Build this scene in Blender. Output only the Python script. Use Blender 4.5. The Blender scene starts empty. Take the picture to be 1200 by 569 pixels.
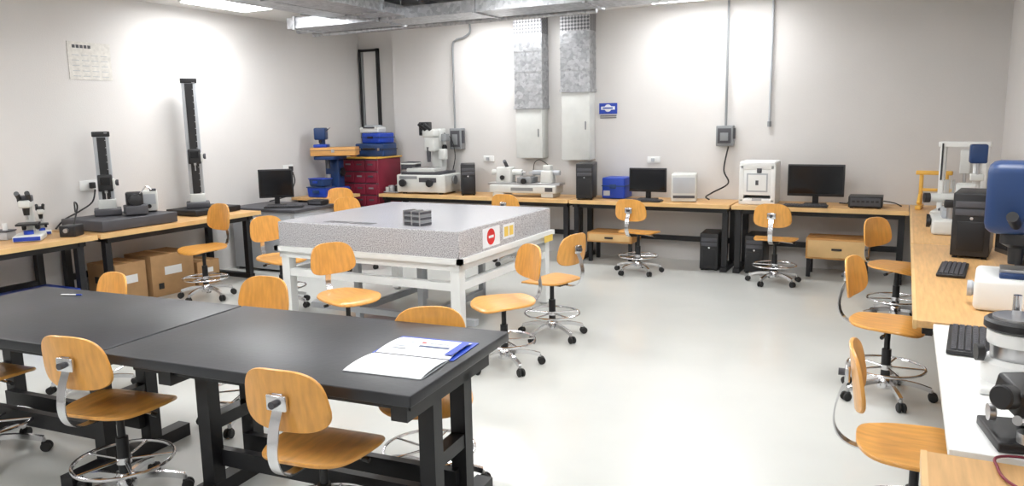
import bpy, bmesh, math, random
from mathutils import Vector, Matrix, Euler
random.seed(3)
scene=bpy.context.scene
# ------------------------------------------------------------------ materials
def mat(name,col,rough=.5,metal=0.0,var=.06,vs=6,bump=0,bs=60,emit=None,es=0,stretch=(1,1,1),coat=0,alpha=None,trans=0):
    m=bpy.data.materials.new(name);m.use_nodes=True
    nt=m.node_tree;b=nt.nodes['Principled BSDF']
    b.inputs['Roughness'].default_value=rough;b.inputs['Metallic'].default_value=metal
    b.inputs['Coat Weight'].default_value=coat
    b.inputs['Transmission Weight'].default_value=trans
    tc=nt.nodes.new('ShaderNodeTexCoord');mp=nt.nodes.new('ShaderNodeMapping')
    mp.inputs['Scale'].default_value=stretch
    nt.links.new(tc.outputs['Object'],mp.inputs['Vector'])
    n=nt.nodes.new('ShaderNodeTexNoise');n.inputs['Scale'].default_value=vs;n.inputs['Detail'].default_value=5
    nt.links.new(mp.outputs[0],n.inputs['Vector'])
    r=nt.nodes.new('ShaderNodeValToRGB')
    r.color_ramp.elements[0].position=.3;r.color_ramp.elements[1].position=.7
    lo=[max(0,c*(1-var)) for c in col];hi=[min(1,c*(1+var)) for c in col]
    r.color_ramp.elements[0].color=(*lo,1);r.color_ramp.elements[1].color=(*hi,1)
    nt.links.new(n.outputs['Fac'],r.inputs['Fac']);nt.links.new(r.outputs['Color'],b.inputs['Base Color'])
    if bump:
        n2=nt.nodes.new('ShaderNodeTexNoise');n2.inputs['Scale'].default_value=bs
        nt.links.new(mp.outputs[0],n2.inputs['Vector'])
        bp=nt.nodes.new('ShaderNodeBump');bp.inputs['Strength'].default_value=bump;bp.inputs['Distance'].default_value=.01
        nt.links.new(n2.outputs['Fac'],bp.inputs['Height']);nt.links.new(bp.outputs[0],b.inputs['Normal'])
    if emit:
        b.inputs['Emission Color'].default_value=(*emit,1);b.inputs['Emission Strength'].default_value=es
    return m
M={}
M['wall']=mat('painted_wall',(.67,.652,.638),.85,var=.03,vs=1.2,bump=.15,bs=90)
M['ceil']=mat('ceiling_paint',(.74,.735,.72),.9,var=.03,vs=1.5)
M['woodx']=mat('desk_wood_x',(.62,.365,.15),.42,var=.14,vs=4,stretch=(1,14,14))
M['woody']=mat('desk_wood_y',(.62,.365,.15),.42,var=.14,vs=4,stretch=(14,1,14))
M['edge']=mat('desk_edge_wood',(.72,.47,.21),.4,var=.1,vs=5)
M['chairwood']=mat('chair_plywood',(.73,.35,.076),.33,var=.12,vs=3,stretch=(3,14,3),coat=.25)
M['ply']=mat('ply_box',(.62,.32,.10),.5,var=.15,vs=4,stretch=(1,10,10))
M['chrome']=mat('chrome',(.72,.72,.74),.18,1,var=.03)
M['steel']=mat('machined_steel',(.5,.5,.51),.3,.9,var=.06)
M['black']=mat('black_plastic',(.014,.014,.016),.42,var=.2)
M['blackm']=mat('black_painted_steel',(.008,.008,.010),.45,var=.2)
M['btop']=mat('black_laminate',(.021,.022,.027),.38,var=.45,vs=2.2,bump=.05,bs=40)
M['screen']=mat('screen_glass',(.006,.007,.009),.12,var=.1)
M['white']=mat('white_enamel',(.82,.83,.82),.4,var=.03)
M['cream']=mat('machine_cream',(.62,.63,.61),.42,var=.05)
M['grey']=mat('grey_plastic',(.24,.25,.26),.45,var=.06)
M['lgrey']=mat('light_grey_panel',(.44,.46,.49),.5,var=.05)
M['dgrey']=mat('dark_grey',(.065,.065,.075),.5,var=.1)
M['blue']=mat('blue_plastic',(.010,.05,.40),.4,var=.1)
M['dblue']=mat('dark_blue_enamel',(.012,.042,.14),.4,var=.1)
M['red']=mat('maroon_enamel',(.20,.014,.035),.45,var=.1)
M['bred']=mat('sign_red',(.65,.03,.03),.5)
M['yellow']=mat('yellow_label',(.85,.60,.12),.5)
M['yelw']=mat('yellow_varnished_wood',(.80,.46,.08),.4,var=.1)
M['paper']=mat('paper',(.80,.82,.86),.6,var=.02)
M['pgrey']=mat('printed_grey',(.45,.47,.52),.6,var=.3,vs=60)
M['card']=mat('cardboard',(.44,.26,.12),.8,var=.1,vs=8)
M['rubber']=mat('rubber',(.015,.015,.015),.7)
M['glass']=mat('acrylic',(.85,.9,.92),.08,trans=.85,var=.01)
M['pwall']=mat('poster_paper',(.66,.64,.60),.8,var=.12,vs=25)
M['lamp']=mat('lamp_diffuser',(1,1,1),.5,emit=(.985,.995,1),es=17.5)
M['lamp2']=mat('bright_lamp_diffuser',(1,1,1),.5,emit=(.985,.995,1),es=29)
def speck(name,c0,c1,c2,rough,sc):
    m=mat(name,(.5,.5,.5),rough);nt=m.node_tree;b=nt.nodes['Principled BSDF']
    tc=nt.nodes.new('ShaderNodeTexCoord');v=nt.nodes.new('ShaderNodeTexNoise');v.inputs['Scale'].default_value=sc;v.inputs['Detail'].default_value=3
    nt.links.new(tc.outputs['Object'],v.inputs['Vector'])
    r=nt.nodes.new('ShaderNodeValToRGB');e=r.color_ramp.elements
    e[0].position=.34;e[0].color=(*c0,1);e[1].position=.62;e[1].color=(*c2,1)
    k=e.new(.46);k.color=(*c1,1)
    nt.links.new(v.outputs['Fac'],r.inputs['Fac']);nt.links.new(r.outputs[0],b.inputs['Base Color']);return m
M['granite']=speck('granite_side',(.15,.145,.155),(.43,.42,.44),(.64,.63,.64),.4,125)
M['granitetop']=speck('granite_top',(.36,.36,.39),(.45,.45,.48),(.53,.53,.56),.2,140)
M['floor']=mat('floor_epoxy',(.60,.61,.585),.22,var=.06,vs=.8,coat=.15)
def galv():
    m=mat('galvanised',(.5,.5,.5),.36,.85,bump=.4,bs=22);nt=m.node_tree;b=nt.nodes['Principled BSDF']
    tc=nt.nodes.new('ShaderNodeTexCoord');v=nt.nodes.new('ShaderNodeTexVoronoi');v.inputs['Scale'].default_value=28
    nt.links.new(tc.outputs['Object'],v.inputs['Vector'])
    r=nt.nodes.new('ShaderNodeValToRGB');r.color_ramp.elements[0].color=(.32,.33,.35,1);r.color_ramp.elements[1].color=(.58,.59,.61,1)
    nt.links.new(v.outputs['Color'],r.inputs['Fac']);nt.links.new(r.outputs[0],b.inputs['Base Color']);return m
M['galv']=galv()
def meshm():
    m=mat('expanded_metal',(.4,.4,.4),.5,.5);nt=m.node_tree;b=nt.nodes['Principled BSDF']
    tc=nt.nodes.new('ShaderNodeTexCoord');mp=nt.nodes.new('ShaderNodeMapping');mp.inputs['Rotation'].default_value=(0,math.radians(45),0)
    v=nt.nodes.new('ShaderNodeTexChecker');v.inputs['Scale'].default_value=34
    v.inputs['Color1'].default_value=(.13,.13,.14,1);v.inputs['Color2'].default_value=(.45,.45,.46,1)
    nt.links.new(tc.outputs['Object'],mp.inputs[0]);nt.links.new(mp.outputs[0],v.inputs['Vector'])
    nt.links.new(v.outputs['Color'],b.inputs['Base Color']);return m
M['mesh']=meshm()
# ------------------------------------------------------------------ mesh builder
class MB:
    def __init__(s,name): s.n=name;s.v=[];s.f=[];s.m=[];s.mats=[]
    def mi(s,k):
        if k not in s.mats:s.mats.append(k)
        return s.mats.index(k)
    def add(s,vs,fs,k):
        o=len(s.v);s.v+=[tuple(x) for x in vs];i=s.mi(k)
        for f in fs:s.f.append([o+a for a in f]);s.m.append(i)
        return s
    def box(s,c,d,k,rot=(0,0,0),bev=0,taper=1):
        bm=bmesh.new();bmesh.ops.create_cube(bm,size=1)
        for v in bm.verts:
            t=taper if v.co.z>0 else 1
            v.co=Vector((v.co.x*d[0]*t,v.co.y*d[1]*t,v.co.z*d[2]))
        if bev: bmesh.ops.bevel(bm,geom=bm.edges[:],offset=bev,segments=3,profile=.5,affect='EDGES')
        R=Euler(rot).to_matrix();bm.verts.index_update()
        vs=[R@v.co+Vector(c) for v in bm.verts];fs=[[v.index for v in f.verts] for f in bm.faces];bm.free()
        return s.add(vs,fs,k)
    def bb(s,x0,x1,y0,y1,z0,z1,k,bev=0):
        return s.box(((x0+x1)/2,(y0+y1)/2,(z0+z1)/2),(x1-x0,y1-y0,z1-z0),k,bev=bev)
    def lathe(s,p,axis,prof,k,seg=24):
        a=Vector(axis).normalized();h=Vector((1,0,0)) if abs(a.x)<.9 else Vector((0,1,0))
        u=a.cross(h).normalized();w=a.cross(u);p=Vector(p);vs=[];fs=[]
        for (r,z) in prof:
            for i in range(seg):
                t=2*math.pi*i/seg;vs.append(p+a*z+u*r*math.cos(t)+w*r*math.sin(t))
        for j in range(len(prof)-1):
            for i in range(seg):
                fs.append([j*seg+i,j*seg+(i+1)%seg,(j+1)*seg+(i+1)%seg,(j+1)*seg+i])
        fs.append(list(range(seg))[::-1]);fs.append([(len(prof)-1)*seg+i for i in range(seg)])
        return s.add(vs,fs,k)
    def cyl(s,p0,p1,r,k,r1=None,seg=20):
        p0=Vector(p0);d=Vector(p1)-p0;return s.lathe(p0,d,[(r,0),(r if r1 is None else r1,d.length)],k,seg)
    def sweep(s,pts,k,r=.01,prof=None,closed=False,hint=None,seg=8):
        P=[Vector(p) for p in pts];n=len(P)
        if prof is None:prof=[(r*math.cos(2*math.pi*i/seg),r*math.sin(2*math.pi*i/seg)) for i in range(seg)]
        m=len(prof);vs=[];b=None
        for i in range(n):
            if closed:T=P[(i+1)%n]-P[i-1]
            else:T=P[min(i+1,n-1)]-P[max(i-1,0)]
            T.normalize()
            h=Vector(hint) if hint else (b if b is not None else (Vector((0,0,1)) if abs(T.z)<.9 else Vector((1,0,0))))
            b=(h-T*h.dot(T)).normalized();q=T.cross(b)
            vs+=[P[i]+q*x+b*y for x,y in prof]
        fs=[]
        for i in range(n if closed else n-1):
            j=(i+1)%n
            for a in range(m):fs.append([i*m+a,i*m+(a+1)%m,j*m+(a+1)%m,j*m+a])
        if not closed:fs.append(list(range(m))[::-1]);fs.append([(n-1)*m+a for a in range(m)])
        return s.add(vs,fs,k)
    def shell(s,hx,hy,n,th,k,fn,N=40,K=6):
        vs=[];fs=[]
        def ring(sc,side):
            for i in range(N):
                t=2*math.pi*i/N;c,q=math.cos(t),math.sin(t)
                x=hx*sc*math.copysign(abs(c)**(2/n),c);y=hy*sc*math.copysign(abs(q)**(2/n),q)
                vs.append(fn(x,y,side*th/2))
        order=[(j/K,1) for j in range(1,K)]+[(.985,1),(1,.5),(1,-.5),(.985,-1)]+[(j/K,-1) for j in range(K-1,0,-1)]
        for sc,sd in order:ring(sc,sd)
        R=len(order)
        for j in range(R-1):
            for i in range(N):fs.append([j*N+i,j*N+(i+1)%N,(j+1)*N+(i+1)%N,(j+1)*N+i])
        c0=len(vs);vs.append(fn(0,0,th/2));vs.append(fn(0,0,-th/2))
        for i in range(N):
            fs.append([c0,(i+1)%N,i]);fs.append([c0+1,(R-1)*N+i,(R-1)*N+(i+1)%N])
        return s.add(vs,fs,k)
    def mesh(s):
        me=bpy.data.meshes.new(s.n);me.from_pydata(s.v,[],s.f)
        for k in s.mats:me.materials.append(M[k])
        me.polygons.foreach_set('material_index',s.m);me.polygons.foreach_set('use_smooth',[True]*len(s.f))
        bm=bmesh.new();bm.from_mesh(me);bmesh.ops.recalc_face_normals(bm,faces=bm.faces);bm.to_mesh(me);bm.free()
        me.set_sharp_from_angle(angle=math.radians(38));me.update();return me
    def obj(s,loc=(0,0,0),rz=0,me=None,sc=(1,1,1)):
        o=bpy.data.objects.new(s.n,me or s.mesh());o.location=loc;o.rotation_euler=(0,0,math.radians(rz));o.scale=sc
        scene.collection.objects.link(o);return o
def spline(pts,n=8):
    P=[Vector(p) for p in pts];out=[]
    for i in range(len(P)-1):
        p0=P[max(i-1,0)];p1=P[i];p2=P[i+1];p3=P[min(i+2,len(P)-1)]
        for j in range(n):
            t=j/n;out.append(.5*((2*p1)+(p2-p0)*t+(2*p0-5*p1+4*p2-p3)*t*t+(3*p1-p0-3*p2+p3)*t**3))
    out.append(P[-1]);return out
# ------------------------------------------------------------------ room
XL,XR,YB,YF,ZC=-7.2,.86,9.05,-2.6,3.0
def wallbox(name,x0,x1,y0,y1,z0,z1,k='wall'):
    MB(name).bb(x0,x1,y0,y1,z0,z1,k).obj()
wallbox('floor',XL-.2,XR+.2,YF-.2,9.5,-.1,0,'floor')
wallbox('ceiling',XL-.2,XR+.2,YF-.2,9.5,ZC,ZC+.1,'ceil')
wallbox('wall_left',XL-.15,XL,YF,9.4,0,ZC)
wallbox('wall_right',XR,XR+.15,YF,9.4,0,ZC)
wallbox('wall_front',XL,XR,YF-.15,YF,0,ZC)
wallbox('wall_back',-6.5,XR,YB,9.4,0,ZC)
wallbox('wall_recess',XL,-6.5,9.2,9.4,0,ZC)
w=MB('window_1')
w.bb(-7.14,-6.86,9.185,9.199,1.3,2.72,'wall')
for a in ((-7.17,-7.14,1.26,2.76),(-6.865,-6.83,1.26,2.76)):w.bb(a[0],a[1],9.15,9.2,a[2],a[3],'black')
for z in (1.26,2.72):w.bb(-7.17,-6.83,9.15,9.2,z,z+.035,'black')
w.bb(-7.14,-7.11,9.165,9.19,1.3,2.72,'grey');w.obj()
# ------------------------------------------------------------------ ceiling ducts / lamps
d=MB('ventilation_duct')
d.bb(-6.5,XR-.02,7.0,7.5,2.80,2.92,'galv')
for x in [-6.4+i*1.2 for i in range(6)]:
    d.bb(x,x+.03,6.98,7.52,2.785,2.935,'galv');d.cyl((x+.3,7.02,2.9),(x+.3,7.02,3.0),.008,'steel')
d.bb(-5.3,-4.85,2.2,7.0,2.83,2.93,'galv')
for y in (3,4.2,5.4,6.6):d.bb(-5.32,-4.83,y,y+.03,2.815,2.94,'galv');d.cyl((-5.2,y,2.9),(-5.2,y,3.0),.008,'steel')
d.bb(-5.9,-5.55,4.0,7.0,2.88,2.96,'galv')
d.cyl((-6.9,7.62,2.86),(XR-.05,7.62,2.86),.035,'galv');d.cyl((-6.9,7.75,2.9),(XR-.05,7.75,2.9),.02,'galv')
d.cyl((-6.9,7.9,2.84),(-3.0,7.9,2.84),.03,'galv')
for x in (-6.2,-4.6,-2.6,-.6):d.bb(x,x+.04,6.9,8.0,2.93,2.97,'dgrey')
d.obj()
def lamp(x,y,lx,ly,k='lamp'):
    l=MB('ceiling_light');l.bb(x-lx/2-.02,x+lx/2+.02,y-ly/2-.02,y+ly/2+.02,2.965,3.0,'white')
    l.bb(x-lx/2,x+lx/2,y-ly/2,y+ly/2,2.955,2.967,k);l.obj()
lamp(-6.40,6.12,.6,.85,'lamp2')
lamp(-4.6,8.45,1.2,.3,'lamp2');lamp(-2.0,8.45,1.2,.3,'lamp2')
for x,y in [(-3.9,5.6),(-1.6,5.6),(-3.9,2.6),(-1.6,2.6),(-6.3,2.2),(-3.9,-.6),(-1.4,-.6),(0.1,4.2)]:lamp(x,y,.6,1.2)
def drop(x0,x1,zm,zb):
    d=MB('air_duct');d.bb(x0,x1,8.85,9.049,2.76,2.999,'mesh');d.bb(x0,x1,8.85,9.049,zm,2.76,'galv')
    d.bb(x0-.01,x1+.01,8.84,9.049,zm-.02,zm+.02,'galv');d.bb(x0+.01,x1-.01,8.86,9.049,zb,zm-.02,'cream',bev=.006)
    d.bb(x1-.07,x1-.055,8.85,8.86,(zb+zm)/2-.05,(zb+zm)/2+.05,'grey')
    for z in (2.55,2.3):d.bb(x0-.005,x1+.005,8.843,9.049,z,z+.02,'galv')
    d.obj()
drop(-4.48,-4.09,1.86,1.22);drop(-3.84,-3.45,2.05,1.20)
def swbox(x0,x1,z0,z1,pipe):
    b=MB('switch_box');b.bb(x0,x1,8.93,9.049,z0,z1,'grey',bev=.008);b.bb(x0+.02,x1-.02,8.92,8.935,z0+.03,z1-.03,'dgrey',bev=.004)
    b.bb(x0+.05,x1-.05,8.915,8.925,z0+.06,z1-.08,'grey',bev=.002)
    b.bb(x1,x1+.02,8.95,8.99,z0+.08,z1-.03,'dgrey');b.sweep(pipe,'grey',r=.014);b.obj()
swbox(-1.94,-1.75,1.37,1.60,[(-1.845,9.0,1.59),(-1.845,9.0,2.99)])
swbox(-5.52,-5.34,1.33,1.61,spline([(-5.47,9.0,1.6),(-5.47,9.0,2.2),(-5.47,9.0,2.68),(-5.42,9.0,2.77),(-5.3,9.0,2.8),(-5.2,9.0,2.86),(-5.2,9.0,2.97)]))
c=MB('conduit_pipe');c.cyl((-1.37,9.02,1.62),(-1.37,9.02,2.99),.013,'lgrey');c.cyl((-1.37,9.02,1.58),(-1.37,9.02,1.64),.022,'grey');c.obj()
c=MB('power_cable');c.sweep(spline([(-1.8,8.95,1.365),(-1.84,8.93,1.1),(-1.78,8.9,.95),(-1.95,8.88,.84),(-2.02,8.85,.79),(-1.97,8.8,.765)]),'black',r=.009);c.obj()
sg=MB('information_sign');sg.bb(-3.40,-3.17,9.035,9.049,1.76,1.89,'blue');sg.lathe((-3.285,9.035,1.83),(0,-1,0),[(.045,0),(.045,.004)],'paper',28);sg.bb(-3.375,-3.195,9.029,9.036,1.81,1.85,'paper',bev=.002);sg.bb(-3.35,-3.22,9.027,9.031,1.822,1.838,'blue')
for z in (1.73,1.708):sg.bb(-3.39,-3.18,9.043,9.049,z,z+.009,'dgrey')
sg.obj()
p=MB('paper_poster');p.bb(XL+.001,XL+.006,4.75,5.2,2.17,2.53,'pwall')
for j in range(5):p.bb(XL+.006,XL+.008,4.80+j*.04,4.83+j*.04,2.47,2.50,'dgrey')
for i in range(5):
    for j in range(4):p.bb(XL+.006,XL+.008,4.79+j*.1,4.86+j*.1,2.2+i*.05,2.206+i*.05,'lgrey')
p.obj()
def outlet(c,ax):
    o=MB('power_outlet')
    if ax=='x':o.bb(c[0],c[0]+.012,c[1]-.09,c[1]+.09,c[2]-.05,c[2]+.05,'white',bev=.004);o.bb(c[0]+.012,c[0]+.05,c[1]-.0,c[1]+.05,c[2]-.03,c[2]+.03,'black',bev=.006)
    else:o.bb(c[0]-.08,c[0]+.08,c[1]-.012,c[1],c[2]-.04,c[2]+.04,'white',bev=.004);o.bb(c[0]-.03,c[0]+.01,c[1]-.03,c[1]-.012,c[2]-.02,c[2]+.02,'lgrey')
    o.obj()
outlet((XL+.001,4.82,1.14),'x');outlet((XL+.001,7.6,1.13),'x');outlet((-4.98,9.049,1.2),'y');outlet((-2.7,9.049,1.2),'y')
c=MB('power_cable');c.sweep(spline([(XL+.06,4.85,1.10),(XL+.07,4.8,.98),(XL+.06,4.66,.90),(XL+.07,4.5,.84),(XL+.08,4.4,.765)]),'black',r=.008);c.obj()
c=MB('power_cable');c.sweep(spline([(XL+.06,7.62,1.09),(XL+.06,7.65,.95),(XL+.08,7.5,.8),(XL+.12,7.3,.77),(XL+.14,7.1,.757)]),'black',r=.008);c.obj()
# ------------------------------------------------------------------ desks
def desk(x0,x1,y0,y1,along,z=.75,name='wooden_workbench'):
    d=MB(name);t=.035
    d.bb(x0,x1,y0,y1,z-t,z,'woodx' if along=='x' else 'woody',bev=.004)
    if along=='x':
        d.bb(x0,x1,y0-.012,y0+.004,z-t-.006,z+.001,'edge')
        for x in (x0+.06,x1-.06):
            for y in (y0+.1,y1-.1):d.bb(x-.03,x+.03,y-.03,y+.03,.04,z-t,'blackm')
            d.bb(x-.035,x+.035,y0+.03,y1-.03,0,.05,'blackm');d.bb(x-.03,x+.03,y0+.03,y1-.03,z-t-.05,z-t,'blackm')
        d.bb(x0+.06,x1-.06,y1-.12,y1-.09,.25,.31,'blackm');d.bb(x0+.06,x1-.06,y0+.07,y0+.1,z-t-.06,z-t,'blackm')
    else:
        left=x0<-3
        xs=(x0+.06,x1-.1) if left else (x0+.34,x1-.1)
        for y in ((y0+.12,y1-.12)):
            for x in xs:d.bb(x-.03,x+.03,y-.03,y+.03,.04,z-t,'blackm')
            d.bb(xs[0]-.04,xs[1]+.04,y-.035,y+.035,0,.05,'blackm');d.bb(x0+.03,x1-.03,y-.03,y+.03,z-t-.05,z-t,'blackm')
        xb=xs[0] if left else xs[1]
        d.bb(xb-.02,xb+.02,y0+.12,y1-.12,.25,.31,'blackm')
        e=(x1-.004,x1+.012) if left else (x0-.012,x0+.004)
        d.bb(e[0],e[1],y0,y1,z-t-.006,z+.001,'edge')
        fx=x1-.06 if left else x0+.06
        d.bb(fx-.015,fx+.015,y0+.1,y1-.1,z-t-.06,z-t,'blackm')
    return d
desk(-6.34,-3.56,8.4,9.03,'x').obj();desk(-3.54,-1.66,8.4,9.03,'x').obj();desk(-1.64,.07,8.4,9.03,'x').obj()
desk(.09,.84,6.33,9.03,'y').obj();desk(.09,.84,3.92,6.31,'y').obj()
desk(XL+.01,-6.42,2.0,4.33,'y').obj();desk(XL+.01,-6.42,4.36,6.3,'y').obj()
desk(XL+.01,-6.64,7.62,8.35,'y').obj()
desk(.1,.84,.9,2.36,'y').obj()
d=MB('white_workbench');d.bb(.16,.84,2.40,3.88,.715,.75,'white',bev=.004)
for y in (2.5,3.78):
    for x in (.42,.78):d.bb(x-.025,x+.025,y-.025,y+.025,0,.715,'lgrey')
d.bb(.2,.8,2.5,3.78,.68,.71,'lgrey');d.obj()
# black lab tables
def btable(cx,cy,L,W,rz,xs):
    d=MB('lab_table');h=.75
    d.bb(-L/2,L/2,-W/2,W/2,h-.045,h,'btop',bev=.005)
    d.bb(-L/2+.08,L/2-.06,-W/2+.10,W/2-.10,h-.10,h-.045,'blackm')
    for x in xs:
        for y in (-.13,.14):d.bb(x-.035,x+.035,y-.035,y+.035,.05,h-.1,'blackm')
        d.bb(x-.04,x+.04,-.36,.36,0,.07,'blackm');d.bb(x-.035,x+.035,-.36,.36,h-.14,h-.07,'blackm')
        d.bb(x-.03,x+.03,-.13,.14,.32,.38,'blackm')
    for y in (-.09,.09):d.bb(xs[0],xs[1],y-.02,y+.02,.14,.22,'blackm')
    return d.obj((cx,cy,0),rz)
btable(-2.30,2.495,1.54,.885,4.2,(-.49,.67));btable(-3.85,2.381,1.54,.885,4.2,(-.68,.37))
# brochure and pen
b=MB('open_brochure')
def page(x0,x1,y0,y1,k,lift):
    n=8;vs=[];fs=[]
    for i in range(n+1):
        t=i/n;y=y0+(y1-y0)*t;z=.004+lift*math.sin(math.pi*t)**.7*.010
        vs+=[(x0,y,z),(x1,y,z)]
    for i in range(n):fs.append([2*i,2*i+1,2*i+3,2*i+2])
    b.add(vs,fs,k)
page(-.17,.17,-.24,-.002,'paper',1);page(-.17,.17,.002,.24,'paper',1)
b.bb(-.172,.172,-.242,.002,0,.003,'lgrey');b.bb(-.185,.19,.0,.26,0,.003,'blue');b.bb(-.172,.172,-.004,.004,.003,.006,'dgrey')
b.bb(.135,.17,.03,.21,.0148,.0155,'blue');b.bb(-.02,.12,.10,.118,.0148,.0155,'dblue');b.bb(.0,.10,.15,.16,.0148,.0155,'pgrey');b.bb(-.03,-.01,.15,.165,.0148,.0155,'bred')
for i in range(4):b.bb(-.13,-.06,.06+i*.03,.068+i*.03,.0146,.0152,'pgrey')
b.obj((-1.755,2.49,.7505),6)
pn=MB('pen');pn.lathe((0,0,0),(1,0,0),[(.001,0),(.004,.012),(.004,.13),(.003,.135)],'white',10);pn.lathe((.1,0,0),(1,0,0),[(.0045,0),(.0045,.035)],'blue',10);pn.obj((-4.30,2.64,.755),20)
# ------------------------------------------------------------------ granite surface plate
g=MB('granite_surface_plate');X0,X1,Y0,Y1=-4.66,-2.89,4.76,6.40
g.bb(X0,X1,Y0,Y1,.69,.898,'granite',bev=.006);g.bb(X0+.006,X1-.006,Y0+.006,Y1-.006,.895,.90,'granitetop')
f=.07
g.bb(X0+.0,X1-.0,Y0,Y0+f,.60,.67,'white');g.bb(X0,X1,Y1-f,Y1,.60,.67,'white');g.bb(X0,X0+f,Y0,Y1,.60,.67,'white');g.bb(X1-f,X1,Y0,Y1,.60,.67,'white')
g.bb(X0-.03,X1+.03,Y0-.03,Y0+.01,.655,.695,'white');g.bb(X1-.01,X1+.03,Y0-.03,Y1+.03,.655,.695,'white');g.bb(X0-.03,X0+.01,Y0-.03,Y1+.03,.655,.695,'white')
for x in (X0+.05,X1-.05):
    for y in (Y0+.05,Y1-.05):
        g.bb(x-.04,x+.04,y-.04,y+.04,.02,.62,'white');g.cyl((x,y,0),(x,y,.03),.035,'steel')
for y in (Y0+.05,Y1-.05):g.bb(X0+.05,X1-.05,y-.03,y+.03,.44,.50,'white')
for x in (X0+.05,X1-.05):g.bb(x-.03,x+.03,Y0+.05,Y1-.05,.44,.50,'white')
for x in (-4.1,-3.45):
    for y in (Y0+.32,Y1-.32):g.bb(x-.025,x+.025,y-.025,y+.025,0,.62,'lgrey')
    g.bb(x-.025,x+.025,Y0+.32,Y1-.32,.10,.15,'lgrey')
g.bb(X0+.05,X1-.05,Y0+.29,Y0+.35,.10,.15,'lgrey')
for i,(a,bw) in enumerate([(0,.05),(.07,.04),(.13,.05),(.20,.03),(.27,.06),(.35,.05),(.42,.06)]):g.bb(-4.25+a,-4.25+a+bw,Y0+.10,Y0+.19,.90,.9012,'dgrey')
g.bb(X1,X1+.002,5.12,5.40,.715,.87,'paper');g.lathe((X1+.001,5.25,.795),(1,0,0),[(.065,0),(.065,.003)],'bred',24);g.bb(X1+.003,X1+.005,5.21,5.29,.785,.805,'paper')
g.bb(X1,X1+.002,5.46,5.66,.74,.86,'paper');g.bb(X1+.002,X1+.003,5.48,5.55,.76,.84,'yellow');g.bb(X1+.002,X1+.003,5.57,5.64,.76,.84,'yellow')
g.bb(X1+.03,X1+.032,6.2,6.38,.60,.66,'yellow')
g.obj()
s=MB('gauge_block_stack')
for i in range(5):s.box((0,0,.011+i*.022),(.20,.12,.019),'grey' if i%2 else 'dgrey',bev=.002)
for x in (-.09,0,.09):s.bb(x-.006,x+.006,-.063,.063,0,.115,'steel')
s.obj((-3.40,4.98,.901),-12)
# ------------------------------------------------------------------ chairs
C=MB('lab_chair')
def seatf(x,y,t):
    z=.46+t+.05*(x*x*.3+y*y*.4)
    if x>.08:z-=.028*((x-.08)/.12)**2
    if x<-.12:z+=.012*((-x-.12)/.08)**2
    return (x,y*(1+.10*x/.2),z)
C.shell(.208,.212,3.0,.016,'chairwood',seatf)
def backf(y,zz,t):
    yy=y*(1-.10*zz/.12)
    return (-.228+t+1.05*yy*yy-.12*zz,yy,.722+zz)
C.shell(.181,.122,3.2,.014,'chairwood',backf)
pr=[(-.003,-.022),(.003,-.022),(.003,.022),(-.003,.022)]
C.sweep(spline([(-.02,0,.432),(-.14,0,.430),(-.22,0,.437),(-.272,0,.475),(-.29,0,.54),(-.275,0,.63),(-.245,0,.70),(-.242,0,.755)],6),'chrome',prof=pr,hint=(0,1,0))
C.box((-.248,0,.722),(.02,.085,.06),'chrome',bev=.006);C.cyl((-.256,0,.722),(-.281,0,.722),.014,'dgrey')
C.box((-.02,0,.437),(.20,.11,.03),'blackm',bev=.006);C.sweep([(.02,-.05,.43),(.02,-.17,.42)],'chrome',r=.006);C.cyl((.02,-.17,.42),(.02,-.2,.417),.011,'black')
C.cyl((0,0,.10),(0,0,.30),.027,'blackm');C.cyl((0,0,.28),(0,0,.43),.017,'blackm');C.lathe((0,0,.06),(0,0,1),[(.045,0),(.05,.03),(.04,.06),(.028,.07)],'chrome')
R=.215
C.sweep([(R*math.cos(2*math.pi*i/36),R*math.sin(2*math.pi*i/36),.19) for i in range(36)],'chrome',r=.0085,closed=True)
C.cyl((0,0,.175),(0,0,.205),.034,'chrome')
for i in range(5):
    a=2*math.pi*i/5+.3;c,q=math.cos(a),math.sin(a)
    C.sweep([(.03*c,.03*q,.19),(R*c,R*q,.19)],'chrome',r=.006)
    C.sweep(spline([(.03*c,.03*q,.105),(.15*c,.15*q,.098),(.25*c,.25*q,.072)],4),'chrome',prof=[(-.011,-.015),(.011,-.015),(.011,.012),(-.011,.012)],hint=(0,0,1))
    e=(.25*c,.25*q);C.cyl((*e,.045),(*e,.075),.010,'steel')
    tx,ty=-q,c
    for sgn in (-1,1):
        C.lathe((e[0]+tx*.006*sgn+c*.012,e[1]+ty*.006*sgn+q*.012,.027),(tx*sgn,ty*sgn,0),[(.02,0),(.027,.002),(.027,.014),(.022,.018)],'rubber',16)
    C.box((e[0]+.005*c,e[1]+.005*q,.047),(.03,.03,.016),'rubber',rot=(0,0,a),bev=.004)
cm=C.mesh()
CH=[(-3.13,2.13,99,1),(-1.97,2.17,96,1),(-4.20,2.12,96,1),(-4.62,2.97,262,.90),(-3.33,3.07,275,.96),(-1.92,2.84,298,.96),
(-6.15,5.25,262,1.10),(-5.19,5.31,-12,1.0),(-3.60,4.33,-22,.97),(-6.42,7.62,-60,1.04),(-5.74,7.14,-20,.98),(-4.12,8.05,90,1.02),
(-2.42,4.56,233,1),(-2.42,5.38,168,1),(-2.58,8.08,82,1),(-1.13,8.08,88,1),(0.0,6.92,-32,1),(-.03,4.98,-14,1),(.10,3.10,2,1.0)]
for x,y,h,s in CH:C.obj((x,y,0),h,cm,(1,1,s))
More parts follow.
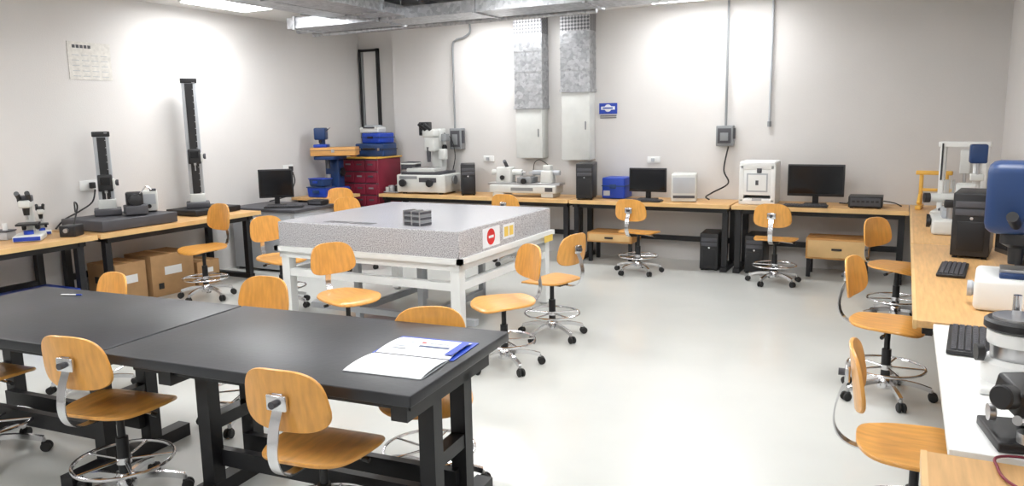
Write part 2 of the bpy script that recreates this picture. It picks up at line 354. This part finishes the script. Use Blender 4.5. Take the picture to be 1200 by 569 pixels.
# ------------------------------------------------------------------ electronics helpers
def monitor(x,y,z,w,h,rz,name='computer_monitor'):
    m=MB(name);m.box((0,0,.0075),(.22,.16,.015),'black',bev=.006);m.box((0,.03,.08),(.06,.03,.14),'black',bev=.004)
    zc=.09+h/2;m.box((0,0,zc),(w,.03,h),'black',bev=.006);m.box((0,.02,zc),(w*.6,.03,h*.6),'black',bev=.01)
    m.box((0,-.0155,zc+.006),(w-.03,.002,h-.045),'screen');m.obj((x,y,z),rz)
def tower(x,y,z,w,dp,h,rz):
    m=MB('desktop_computer');m.box((0,0,h/2+.008),(w,dp,h-.016),'black',bev=.008)
    for a in (-1,1):
        for b in (-1,1):m.box((a*w*.38,b*dp*.4,.005),(.03,.03,.01),'rubber')
    m.box((0,-dp/2-.003,h*.83),(w*.86,.008,.04),'dgrey',bev=.002);m.box((0,-dp/2-.003,h*.71),(w*.86,.008,.04),'dgrey',bev=.002)
    m.box((0,-dp/2-.004,h*.35),(w*.7,.008,h*.45),'blackm',bev=.004);m.cyl((0,-dp/2,h*.62),(0,-dp/2-.008,h*.62),.010,'chrome')
    m.obj((x,y,z),rz)
def keyboard(x,y,z,rz):
    k=MB('computer_keyboard');k.box((0,0,.011),(.44,.15,.018),'black',bev=.005);
    for j in range(5):
        for i in range(15):k.box((-.196+i*.028,.05-j*.025,.0225),(.022,.019,.007),'dgrey')
    k.obj((x,y,z),rz)
Z=.751
tower(-5.12,8.72,Z,.19,.42,.40,30);tower(-3.42,8.66,Z,.20,.44,.43,14)
monitor(-2.68,8.74,Z,.45,.28,0);monitor(-.83,8.74,Z,.57,.34,-2)
keyboard(-2.66,8.50,Z,0);keyboard(-.9,8.50,Z,0)
b=MB('storage_case');b.box((0,0,.13),(.28,.3,.25),'blue',bev=.015);b.box((0,0,.155),(.29,.31,.014),'dblue',bev=.003);b.box((0,-.155,.15),(.08,.012,.05),'dblue',bev=.003);b.bb(-.12,-.04,-.153,-.149,.04,.10,'lgrey');b.obj((-3.08,8.80,Z))
b=MB('scanner_unit');b.box((0,0,.16),(.28,.34,.31),'cream',bev=.012);b.box((0,-.172,.19),(.24,.006,.18),'lgrey',bev=.002);b.box((0,-.174,.06),(.24,.006,.03),'dgrey');b.obj((-2.24,8.73,Z),12)
b=MB('desktop_3d_printer');b.box((0,0,.035),(.38,.36,.07),'white',bev=.015);b.box((0,0,.42),(.38,.36,.10),'white',bev=.02)
for a in (-1,1):b.box((a*.165,0,.23),(.05,.36,.40),'white',bev=.008)
b.box((0,.165,.23),(.36,.03,.38),'white');b.box((0,-.170,.24),(.29,.012,.27),'white',bev=.003);b.box((0,-.178,.24),(.22,.004,.20),'lgrey')
b.box((0,-.181,.24),(.19,.003,.17),'white');b.box((.02,-.181,.37),(.05,.006,.05),'dgrey',bev=.002);b.box((0,-.186,.24),(.03,.004,.05),'dgrey');b.box((0,-.182,.06),(.10,.006,.03),'lgrey');b.obj((-1.40,8.70,Z))
b=MB('network_switch');b.box((0,0,.065),(.32,.28,.11),'black',bev=.006);b.box((0,-.142,.065),(.28,.004,.08),'dgrey')
for i in range(6):b.box((-.11+i*.044,-.145,.07),(.028,.004,.02),'black')
for a in(-1,1):
    for c in (-1,1):b.box((a*.13,c*.11,.005),(.03,.03,.012),'rubber')
b.obj((-.33,8.66,Z))
c=MB('power_cable');c.sweep(spline([(-.6,8.93,.757),(-.52,8.90,.757),(-.5,8.93,.77),(-.35,8.95,.80),(-.1,8.93,.78),(.0,8.8,.757)]),'black',r=.006);c.obj()
tower(-1.90,8.66,0,.20,.38,.42,4);tower(-1.40,8.66,0,.20,.38,.42,0)
def drawer(x0,x1,z0,z1):
    b=MB('wooden_drawer_unit');b.bb(x0,x1,8.52,8.88,z0,z1,'ply',bev=.006);b.bb(x0+.02,x1-.02,8.508,8.52,z0+.02,z1-.02,'edge',bev=.004)
    b.bb((x0+x1)/2-.05,(x0+x1)/2+.05,8.495,8.508,(z0+z1)/2-.01,(z0+z1)/2+.01,'black')
    for x in (x0+.03,x1-.03):
        for y in (8.56,8.82):b.bb(x-.02,x+.02,y-.02,y+.02,0,z0,'blackm')
    b.obj()
drawer(-3.36,-2.80,.24,.36);drawer(-.88,-.27,.20,.42)
# ------------------------------------------------------------------ measuring microscope (back left)
m=MB('measuring_microscope')
m.box((0,0,.14),(.74,.46,.24),'cream',bev=.02);m.box((0,0,.275),(.60,.44,.04),'dgrey',bev=.006);m.box((-.02,-.02,.315),(.42,.34,.05),'cream',bev=.008);m.box((-.02,-.02,.345),(.30,.26,.012),'steel')
m.box((-.24,-.05,.37),(.2,.2,.10),'dgrey',bev=.01);m.box((-.24,-.05,.40),(.21,.21,.02),'cream',bev=.004)
for x in (-.28,.28):
    for y in (-.17,.17):m.cyl((x,y,0),(x,y,.03),.03,'black')
for x in (-.25,.16):m.lathe((x,-.23,.15),(0,-1,0),[(.035,0),(.035,.03),(.05,.035),(.05,.06),(.02,.065)],'black')
m.bb(-.02,.24,-.234,-.229,.16,.22,'dgrey');m.bb(-.32,-.05,-.234,-.229,.20,.24,'grey')
m.lathe((.33,0,.18),(1,0,0),[(.03,0),(.03,.05),(.06,.055),(.06,.08)],'grey')
m.box((.10,.14,.58),(.15,.16,.56),'cream',bev=.02);m.box((.08,.0,.66),(.15,.22,.20),'cream',bev=.02);m.cyl((.06,-.08,.62),(.06,-.08,.42),.035,'dgrey',.022)
m.box((.08,-.05,.80),(.18,.16,.10),'cream',bev=.02);m.cyl((.04,-.1,.84),(.0,-.22,.92),.022,'black');m.cyl((.11,-.1,.84),(.08,-.22,.92),.022,'black')
m.lathe((.18,.1,.60),(1,0,0),[(.03,0),(.045,.01),(.045,.04)],'black');m.box((-.06,.06,.86),(.15,.10,.18),'black',bev=.01);m.box((-.06,.005,.86),(.12,.004,.14),'screen')
m.box((.21,.04,.52),(.1,.08,.14),'cream',bev=.01);m.box((.24,.06,.74),(.08,.10,.10),'grey',bev=.01);m.sweep(spline([(.2,.1,.8),(.3,.12,.72),(.34,.14,.5),(.28,.18,.3)]),'black',r=.006)
m.obj((-5.74,8.72,Z),4)
b=MB('parts_tray');b.box((0,0,.012),(.24,.2,.012),'lgrey',bev=.002)
for x in (-.11,.11):b.box((x,0,.005),(.01,.18,.008),'rubber')
for i in range(9):b.box((-.075+(i%3)*.075,-.06+(i//3)*.06,.048+.015*(i%2)),(.05,.04,.06+.02*(i%3)),['cream','lgrey','black','steel'][i%4],bev=.004)
b.obj((-6.235,8.62,Z+.001),0)
# universal measuring machine
m=MB('length_measuring_machine')
m.box((0,0,.10),(.90,.28,.10),'cream',bev=.015);m.box((0,0,.16),(.98,.20,.03),'steel',bev=.004)
for x in (-.33,.33):m.box((x,0,.03),(.16,.26,.06),'cream',bev=.01)
m.box((-.28,0,.27),(.22,.18,.20),'cream',bev=.02,taper=.9);m.cyl((-.46,0,.30),(-.05,0,.30),.038,'cream');m.cyl((-.05,0,.30),(.0,0,.30),.015,'steel')
m.box((.30,0,.25),(.16,.17,.16),'cream',bev=.02,taper=.9);m.cyl((.46,0,.30),(.10,0,.30),.032,'lgrey');m.cyl((.1,0,.30),(.05,0,.30),.013,'steel')
m.box((.02,0,.21),(.20,.22,.07),'grey',bev=.008);m.box((.02,0,.255),(.14,.16,.02),'steel');m.lathe((.02,-.11,.20),(0,-1,0),[(.02,0),(.035,.01),(.035,.03)],'black')
m.cyl((-.25,-.02,.37),(-.25,-.10,.45),.022,'dgrey');m.box((.30,0,.36),(.10,.10,.07),'cream',bev=.01);m.lathe((-.28,-.09,.24),(0,-1,0),[(.02,0),(.03,.01),(.03,.03)],'black')
m.box((0,-.142,.10),(.3,.004,.04),'grey');m.box((.36,-.142,.10),(.1,.004,.05),'dgrey')
m.sweep(spline([(.3,0,.4),(.2,-.02,.46),(.1,.05,.42),(.05,.12,.3)]),'black',r=.005)
m.obj((-4.24,8.66,Z),3)
# ------------------------------------------------------------------ corner: red cabinet, blue stand, cases
b=MB('red_tool_cabinet');b.bb(-6.98,-6.38,8.45,8.98,.04,1.22,'red',bev=.01)
for i in range(7):
    z=.08+i*.162
    for j in range(3):
        x=-6.96+j*.19;b.bb(x,x+.18,8.425,8.45,z,z+.145,'red',bev=.004)
        b.bb(x+.05,x+.13,8.415,8.427,z+.08,z+.10,['grey','dgrey','dgrey'][(i+j)%3])
    b.bb(-6.98,-6.38,8.44,8.452,z+.146,z+.158,'dgrey')
for x in (-6.92,-6.44):
    for y in (8.5,8.9):b.cyl((x,y,0),(x,y,.05),.03,'black')
b.bb(-7.0,-6.36,8.42,9.0,1.22,1.24,'yelw',bev=.003)
b.obj()
b=MB('equipment_case');b.box((0,0,.09),(.46,.36,.18),'dblue',bev=.02);b.box((0,0,.10),(.47,.37,.012),'black');b.sweep(spline([(-.08,-.18,.11),(-.07,-.22,.115),(.07,-.22,.115),(.08,-.18,.11)]),'black',r=.009)
b.box((-.15,-.185,.1),(.03,.012,.04),'steel');b.box((.15,-.185,.1),(.03,.012,.04),'steel');b.obj((-6.60,8.72,1.241),5)
b=MB('equipment_case');b.box((0,0,.07),(.34,.30,.14),'blue',bev=.02);b.box((0,0,.08),(.35,.31,.012),'dblue');b.box((0,-.155,.08),(.1,.01,.03),'black');b.obj((-6.56,8.72,1.424),-8)
b=MB('label_printer');b.box((0,0,.04),(.30,.22,.08),'cream',bev=.015);b.box((0,.02,.09),(.22,.12,.03),'lgrey',bev=.008);b.box((0,-.10,.07),(.18,.03,.02),'dgrey');b.obj((-6.64,8.72,1.567),6)
b=MB('storage_bin');b.box((0,0,.06),(.13,.26,.12),'red',bev=.01,taper=1.05);b.box((0,0,.12),(.145,.28,.01),'red',bev=.003);b.box((0,-.14,.07),(.05,.012,.03),'paper');b.obj((-6.92,8.74,1.241),0)
b=MB('wooden_case');b.box((0,0,.06),(.60,.30,.11),'ply',bev=.006);b.box((0,0,.075),(.604,.304,.006),'dgrey');b.box((0,-.153,.07),(.04,.008,.04),'steel')
b.box((0,0,.003),(.5,.2,.006),'rubber');b.obj((-6.83,8.12,1.275),28)
b=MB('blue_hardness_tester');b.box((0,0,.05),(.34,.38,.10),'blue',bev=.015);b.box((0,.10,.28),(.20,.16,.40),'dblue',bev=.015);b.box((0,.0,.50),(.30,.36,.045),'dblue',bev=.01)
b.cyl((0,-.08,.10),(0,-.08,.28),.035,'steel');b.cyl((0,-.08,.48),(0,-.08,.36),.03,'dgrey');b.lathe((.1,.1,.3),(1,0,0),[(.02,0),(.06,.01),(.06,.03)],'black');b.obj((-6.90,8.10,Z),10)
b=MB('hand_drill_press');b.box((0,0,.02),(.18,.20,.04),'blue',bev=.008);b.cyl((0,.05,.03),(0,.05,.26),.04,'dblue');b.box((0,-.01,.18),(.15,.2,.16),'dblue',bev=.02);b.cyl((0,-.07,.12),(0,-.07,.06),.02,'black');b.cyl((.06,-.03,.20),(.14,-.08,.26),.007,'chrome')
b.obj((-6.97,8.02,1.391),28)
b=MB('storage_bin');b.box((0,0,.07),(.28,.18,.13),'blue',bev=.012,taper=1.06);b.box((0,0,.135),(.31,.21,.012),'dblue',bev=.003);b.box((0,-.11,.08),(.10,.01,.04),'dblue');b.obj((-6.80,7.76,Z),5)
b=MB('storage_bin');b.box((0,0,.05),(.24,.16,.09),'dblue',bev=.012,taper=1.06);b.box((0,0,.1),(.265,.185,.012),'blue',bev=.003);b.box((0,-.095,.06),(.08,.01,.03),'blue');b.obj((-6.80,7.76,Z+.143),-6)
# ------------------------------------------------------------------ grey cabinet with monitor
b=MB('grey_cabinet');b.bb(-7.1,-6.12,6.52,7.18,.03,.71,'lgrey',bev=.006);b.bb(-7.13,-6.09,6.49,7.21,.71,.745,'dgrey',bev=.005);b.bb(-7.06,-6.62,6.508,6.52,.08,.68,'lgrey',bev=.004);b.bb(-6.58,-6.16,6.508,6.52,.08,.68,'lgrey',bev=.004)
for x in (-6.66,-6.54):b.bb(x-.008,x+.008,6.49,6.508,.36,.48,'steel')
for x in (-7.05,-6.17):
    for y in (6.58,7.12):b.bb(x-.03,x+.03,y-.03,y+.03,0,.03,'black')
b.obj()
monitor(-6.70,6.86,.746,.40,.34,40);keyboard(-6.42,6.68,.746,35)
b=MB('black_device');b.box((0,0,.03),(.2,.16,.06),'black',bev=.008);b.box((0,-.08,.03),(.16,.006,.03),'dgrey');b.obj((-6.24,7.06,.746),10)
# ------------------------------------------------------------------ height gauges on left bench
b=MB('granite_base_block');b.box((0,0,.055),(.60,.82,.10),'dgrey',bev=.008)
for x in (-.24,.24):
    for y in (-.35,.35):b.cyl((x,y,0),(x,y,.01),.03,'rubber')
b.obj((-6.79,4.85,Z))
def column_gauge(name,x,y,z,h,w,rz):
    g=MB(name);g.box((0,0,.03),(.24,.26,.06),'dgrey',bev=.01);g.box((0,.05,.10),(.16,.16,.10),'cream',bev=.012)
    g.box((0,.05,h/2+.06),(w,.10,h-.06),'lgrey',bev=.01);g.box((0,-.005,h/2+.08),(w*.55,.012,h-.14),'black');g.box((0,.05,h+.04),(w*1.12,.12,.05),'black',bev=.008)
    for i in range(int(h*14)):g.box((w*.3,-.012,.16+i*.07),(w*.2,.003,.006),'steel')
    zc=h*.42
    g.box((0,-.05,zc),(.13,.08,.16),'black',bev=.012);g.box((0,-.092,zc+.02),(.08,.004,.07),'screen');g.box((.06,-.05,zc-.01),(.05,.07,.10),'cream',bev=.008);g.box((.0,-.10,zc-.08),(.025,.12,.02),'steel');g.cyl((0,-.15,zc-.08),(0,-.15,zc-.15),.006,'chrome');g.lathe((.085,-.05,zc),(1,0,0),[(.015,0),(.03,.01),(.03,.03)],'dgrey')
    g.obj((x,y,z),rz)
column_gauge('height_gauge',-6.93,4.82,.861,.74,.14,55)
b=MB('profile_projector_head');b.box((0,0,.05),(.20,.20,.09),'dgrey',bev=.012);b.box((0,.05,.15),(.15,.10,.14),'black',bev=.02);b.lathe((0,-.0,.14),(0,-1,0),[(.05,0),(.06,.01),(.06,.08),(.045,.09)],'black');b.sweep(spline([(.05,0,.2),(.10,-.03,.27),(.14,-.06,.24)]),'chrome',r=.007);b.obj((-6.64,4.91,.861),60)
b=MB('light_source_unit');b.box((0,0,.11),(.15,.15,.2),'cream',bev=.012);b.box((0,-.077,.13),(.12,.004,.10),'lgrey');b.cyl((0,-.075,.06),(0,-.1,.06),.02,'black');b.box((.04,-.04,.215),(.06,.06,.03),'dgrey',bev=.006);b.box((0,0,.007),(.12,.12,.014),'rubber');b.obj((-6.76,5.16,.861),50)
b=MB('black_base_plate');b.box((0,0,.035),(.46,.62,.06),'blackm',bev=.008);b.box((0,0,.003),(.4,.55,.006),'rubber');b.obj((-6.88,5.93,Z))
column_gauge('digital_height_gauge',-6.93,5.9,.817,1.33,.15,50)
def micro(x,y,z,rz,s=1,name='microscope'):
    g=MB(name);g.box((0,0,.025),(.20,.26,.05),'cream',bev=.015);g.box((0,.09,.17),(.06,.06,.28),'cream',bev=.015);g.box((0,.0,.29),(.08,.20,.06),'cream',bev=.015)
    g.box((0,-.02,.13),(.15,.15,.015),'black');g.cyl((0,-.03,.27),(0,-.03,.20),.028,'black',.02);g.cyl((.0,-.03,.20),(0,-.03,.165),.010,'steel')
    for a in (-1,1):g.cyl((a*.03,-.03,.32),(a*.035,-.13,.38),.018,'black');g.lathe((a*.03,.09,.10),(a,0,0),[(.02,0),(.03,.01),(.03,.03)],'black')
    g.box((0,-.02,.33),(.10,.09,.05),'dgrey',bev=.01);g.cyl((0,-.03,.05),(0,-.03,.08),.035,'blue');g.box((0,-.132,.025),(.18,.006,.03),'blue');g.obj((x,y,z),rz,sc=(s,s,s))
micro(-6.72,3.92,Z,50,1.1);micro(-7.0,4.2,Z,60,.72)
b=MB('small_parts_box');b.box((0,0,.035),(.2,.14,.07),'lgrey',bev=.008);b.box((0,0,.075),(.21,.15,.012),'dgrey',bev=.003);b.cyl((.05,0,.08),(.05,0,.14),.02,'white');b.obj((-7.02,3.84,Z),30)
b=MB('microscope_lamp_box');b.box((0,0,.05),(.14,.16,.10),'black',bev=.01);b.cyl((0,-.08,.06),(0,-.11,.06),.02,'steel');b.sweep(spline([(0,.05,.1),(.02,.1,.25),(.05,.0,.3),(.08,-.06,.22)]),'black',r=.007);b.obj((-6.60,4.22,Z),30)
# boxes on the floor
def carton(x,y,w,dp,h,rz):
    b=MB('cardboard_box');b.box((0,0,h/2),(w,dp,h),'card',bev=.003);b.box((0,0,h+.001),(w,.05,.002),'edge')
    b.box((w/2+.001,0,h*.6),(.002,dp*.4,h*.2),'white');b.box((w/2+.001,-dp*.3,h*.25),(.002,.06,.06),'black');b.box((-.02,-dp/2-.001,h*.6),(w*.4,.002,h*.16),'black');b.obj((x,y,0),rz)
carton(-6.86,4.80,.40,.34,.40,2);carton(-6.85,5.28,.42,.50,.42,-2);carton(-6.86,5.75,.36,.30,.26,1)
b=MB('plastic_crate');b.box((0,0,.14),(.44,.44,.27),'blue',bev=.015,taper=1.04);b.box((0,0,.28),(.48,.48,.03),'blue',bev=.01);b.box((.235,0,.20),(.02,.12,.03),'dblue');b.obj((-6.72,3.93,0))
# ------------------------------------------------------------------ right bench
b=MB('wooden_bracket_stand')
for x in (-.11,.11):
    b.box((x,0,.02),(.05,.24,.04),'yelw',bev=.008);b.box((x,.03,.2),(.035,.05,.34),'yelw',bev=.008)
b.box((0,.03,.36),(.32,.07,.04),'yelw',bev=.008);b.box((0,.03,.19),(.2,.04,.03),'yelw',bev=.006);b.box((-.11,-.06,.1),(.03,.12,.03),'yelw',rot=(.7,0,0),bev=.005);b.obj((.27,8.66,Z),-8)
b=MB('coordinate_measuring_arm');b.box((0,0,.03),(.42,.4,.06),'cream',bev=.015)
for x in (-.17,.17):b.box((x,.05,.35),(.05,.08,.62),'white',bev=.012)
b.box((0,.05,.66),(.42,.09,.05),'white',bev=.01);b.box((.02,.05,.5),(.09,.12,.22),'cream',bev=.012);b.cyl((.02,.0,.40),(.02,.0,.22),.014,'steel')
b.box((-.17,.0,.5),(.012,.02,.34),'black');b.box((0,0,.07),(.3,.3,.02),'dgrey');b.cyl((-.09,-.05,.08),(-.09,-.05,.34),.045,'glass')
b.obj((.48,8.12,Z),-12)
b=MB('bench_indicator_stand');b.box((0,0,.02),(.2,.22,.04),'dgrey',bev=.006);b.cyl((0,.04,.03),(0,.04,.52),.03,'white');b.box((0,0,.60),(.13,.14,.16),'dblue',bev=.015);b.cyl((0,-.05,.52),(0,-.05,.42),.014,'steel');b.box((0,-.0,.40),(.10,.13,.06),'cream',bev=.01);b.obj((.56,7.62,Z),0)
m=MB('profile_measuring_machine');m.box((0,0,.06),(.36,.5,.12),'cream',bev=.02);m.box((0,.05,.15),(.22,.36,.06),'lgrey',bev=.01);m.box((.06,.16,.27),(.14,.14,.22),'cream',bev=.02);m.cyl((-.20,.0,.27),(.12,.06,.27),.035,'cream');m.cyl((-.24,-.01,.27),(-.2,0,.27),.04,'black')
m.lathe((-.18,-.12,.09),(-1,0,0),[(.02,0),(.045,.01),(.045,.035)],'black');m.lathe((-.18,.1,.09),(-1,0,0),[(.02,0),(.035,.01),(.035,.03)],'black');m.cyl((-.05,-.15,.12),(-.05,-.15,.22),.03,'steel');m.box((-.05,-.15,.24),(.10,.08,.06),'black',bev=.01);m.obj((.40,7.05,Z),0)
tower(.44,5.95,Z,.22,.42,.43,-8)
monitor(.62,5.35,Z,.44,.36,-70)
keyboard(.30,5.25,Z,84);keyboard(.28,3.60,Z,86)
b=MB('hardness_tester');b.box((0,0,.08),(.46,.40,.16),'white',bev=.025);b.box((-.02,-.06,.17),(.22,.2,.03),'dblue',bev=.01);b.box((.12,.05,.30),(.20,.22,.34),'dblue',bev=.02);b.box((.02,0,.54),(.46,.34,.34),'dblue',bev=.05)
b.lathe((-.07,-.06,.37),(0,0,-1),[(.07,0),(.07,.05),(.035,.07),(.03,.15)],'black');b.box((-.06,-.06,.19),(.14,.14,.02),'steel');b.cyl((-.08,-.15,.42),(-.10,-.26,.47),.025,'black');b.lathe((-.23,-.05,.08),(-1,0,0),[(.03,0),(.04,.01),(.04,.03)],'lgrey');b.obj((.58,4.40,Z),-5)
b=MB('stereo_microscope');b.box((0,0,.012),(.24,.28,.024),'white',bev=.008);b.lathe((0,0,.02),(0,0,1),[(.105,0),(.11,.01),(.11,.07),(.095,.085)],'white',36);b.lathe((0,0,.10),(0,0,1),[(.08,0),(.085,.01),(.085,.06)],'steel',36);b.lathe((0,0,.155),(0,0,1),[(.095,0),(.098,.01),(.098,.045),(.09,.05)],'white',36)
b.lathe((0,0,.205),(0,0,1),[(.10,0),(.11,.008),(.11,.03),(.10,.038)],'black',36);b.lathe((0,0,.24),(0,0,1),[(.085,0),(.085,.012),(.065,.014)],'steel',36);b.lathe((-.10,-.03,.12),(-1,-.2,0),[(.015,0),(.03,.008),(.03,.03)],'black');b.cyl((0,.125,.02),(0,.125,.30),.014,'chrome');b.box((0,.1,.19),(.04,.08,.03),'black',bev=.005);b.obj((.39,3.07,Z),0)
b=MB('inspection_camera');b.box((0,0,.015),(.20,.22,.03),'black',bev=.006);b.box((.03,.05,.09),(.08,.07,.13),'black',bev=.01);b.box((0,-.02,.15),(.15,.12,.08),'black',rot=(.3,0,.3),bev=.012);b.lathe((-.06,-.06,.15),(-.7,-.6,.15),[(.03,0),(.035,.01),(.035,.05),(.03,.055)],'black');b.lathe((-.045,-.11,.10),(-.6,-.6,.2),[(.014,0),(.014,.03)],'chrome');b.lathe((.0,-.1,.2),(-.2,-.7,.4),[(.012,0),(.02,.006),(.02,.02)],'steel');b.lathe((-.08,.0,.08),(-1,0,0),[(.012,0),(.025,.006),(.025,.022)],'steel')
b.cyl((-.02,-.09,.03),(-.02,-.09,.06),.03,'steel');b.obj((.36,2.55,Z),10)
c=MB('power_cable');c.sweep(spline([(.60,2.55,.759),(.57,2.42,.759),(.30,2.39,.759),(.27,2.30,.757),(.30,2.2,.757),(.42,2.12,.757),(.6,2.15,.757)]),'red',r=.004);c.obj()
# ------------------------------------------------------------------ camera
F=Vector((-.4517,.8780,-.1583)).normalized();Rv=Vector((.8904,.4549,-.0179));Rv=(Rv-F*Rv.dot(F)).normalized();U=Rv.cross(F)
cam=bpy.data.cameras.new('camera');cam.sensor_width=36;cam.lens=894.1/1200*36
co=bpy.data.objects.new('camera',cam);scene.collection.objects.link(co)
mt=Matrix((Rv,U,-F)).transposed().to_4x4();mt.translation=Vector((0,0,1.7));co.matrix_world=mt
scene.camera=co
wd=bpy.data.worlds.new('world');scene.world=wd;wd.use_nodes=True;wd.node_tree.nodes['Background'].inputs[0].default_value=(.8,.85,.9,1);wd.node_tree.nodes['Background'].inputs[1].default_value=.3
scene.view_settings.view_transform='Standard'
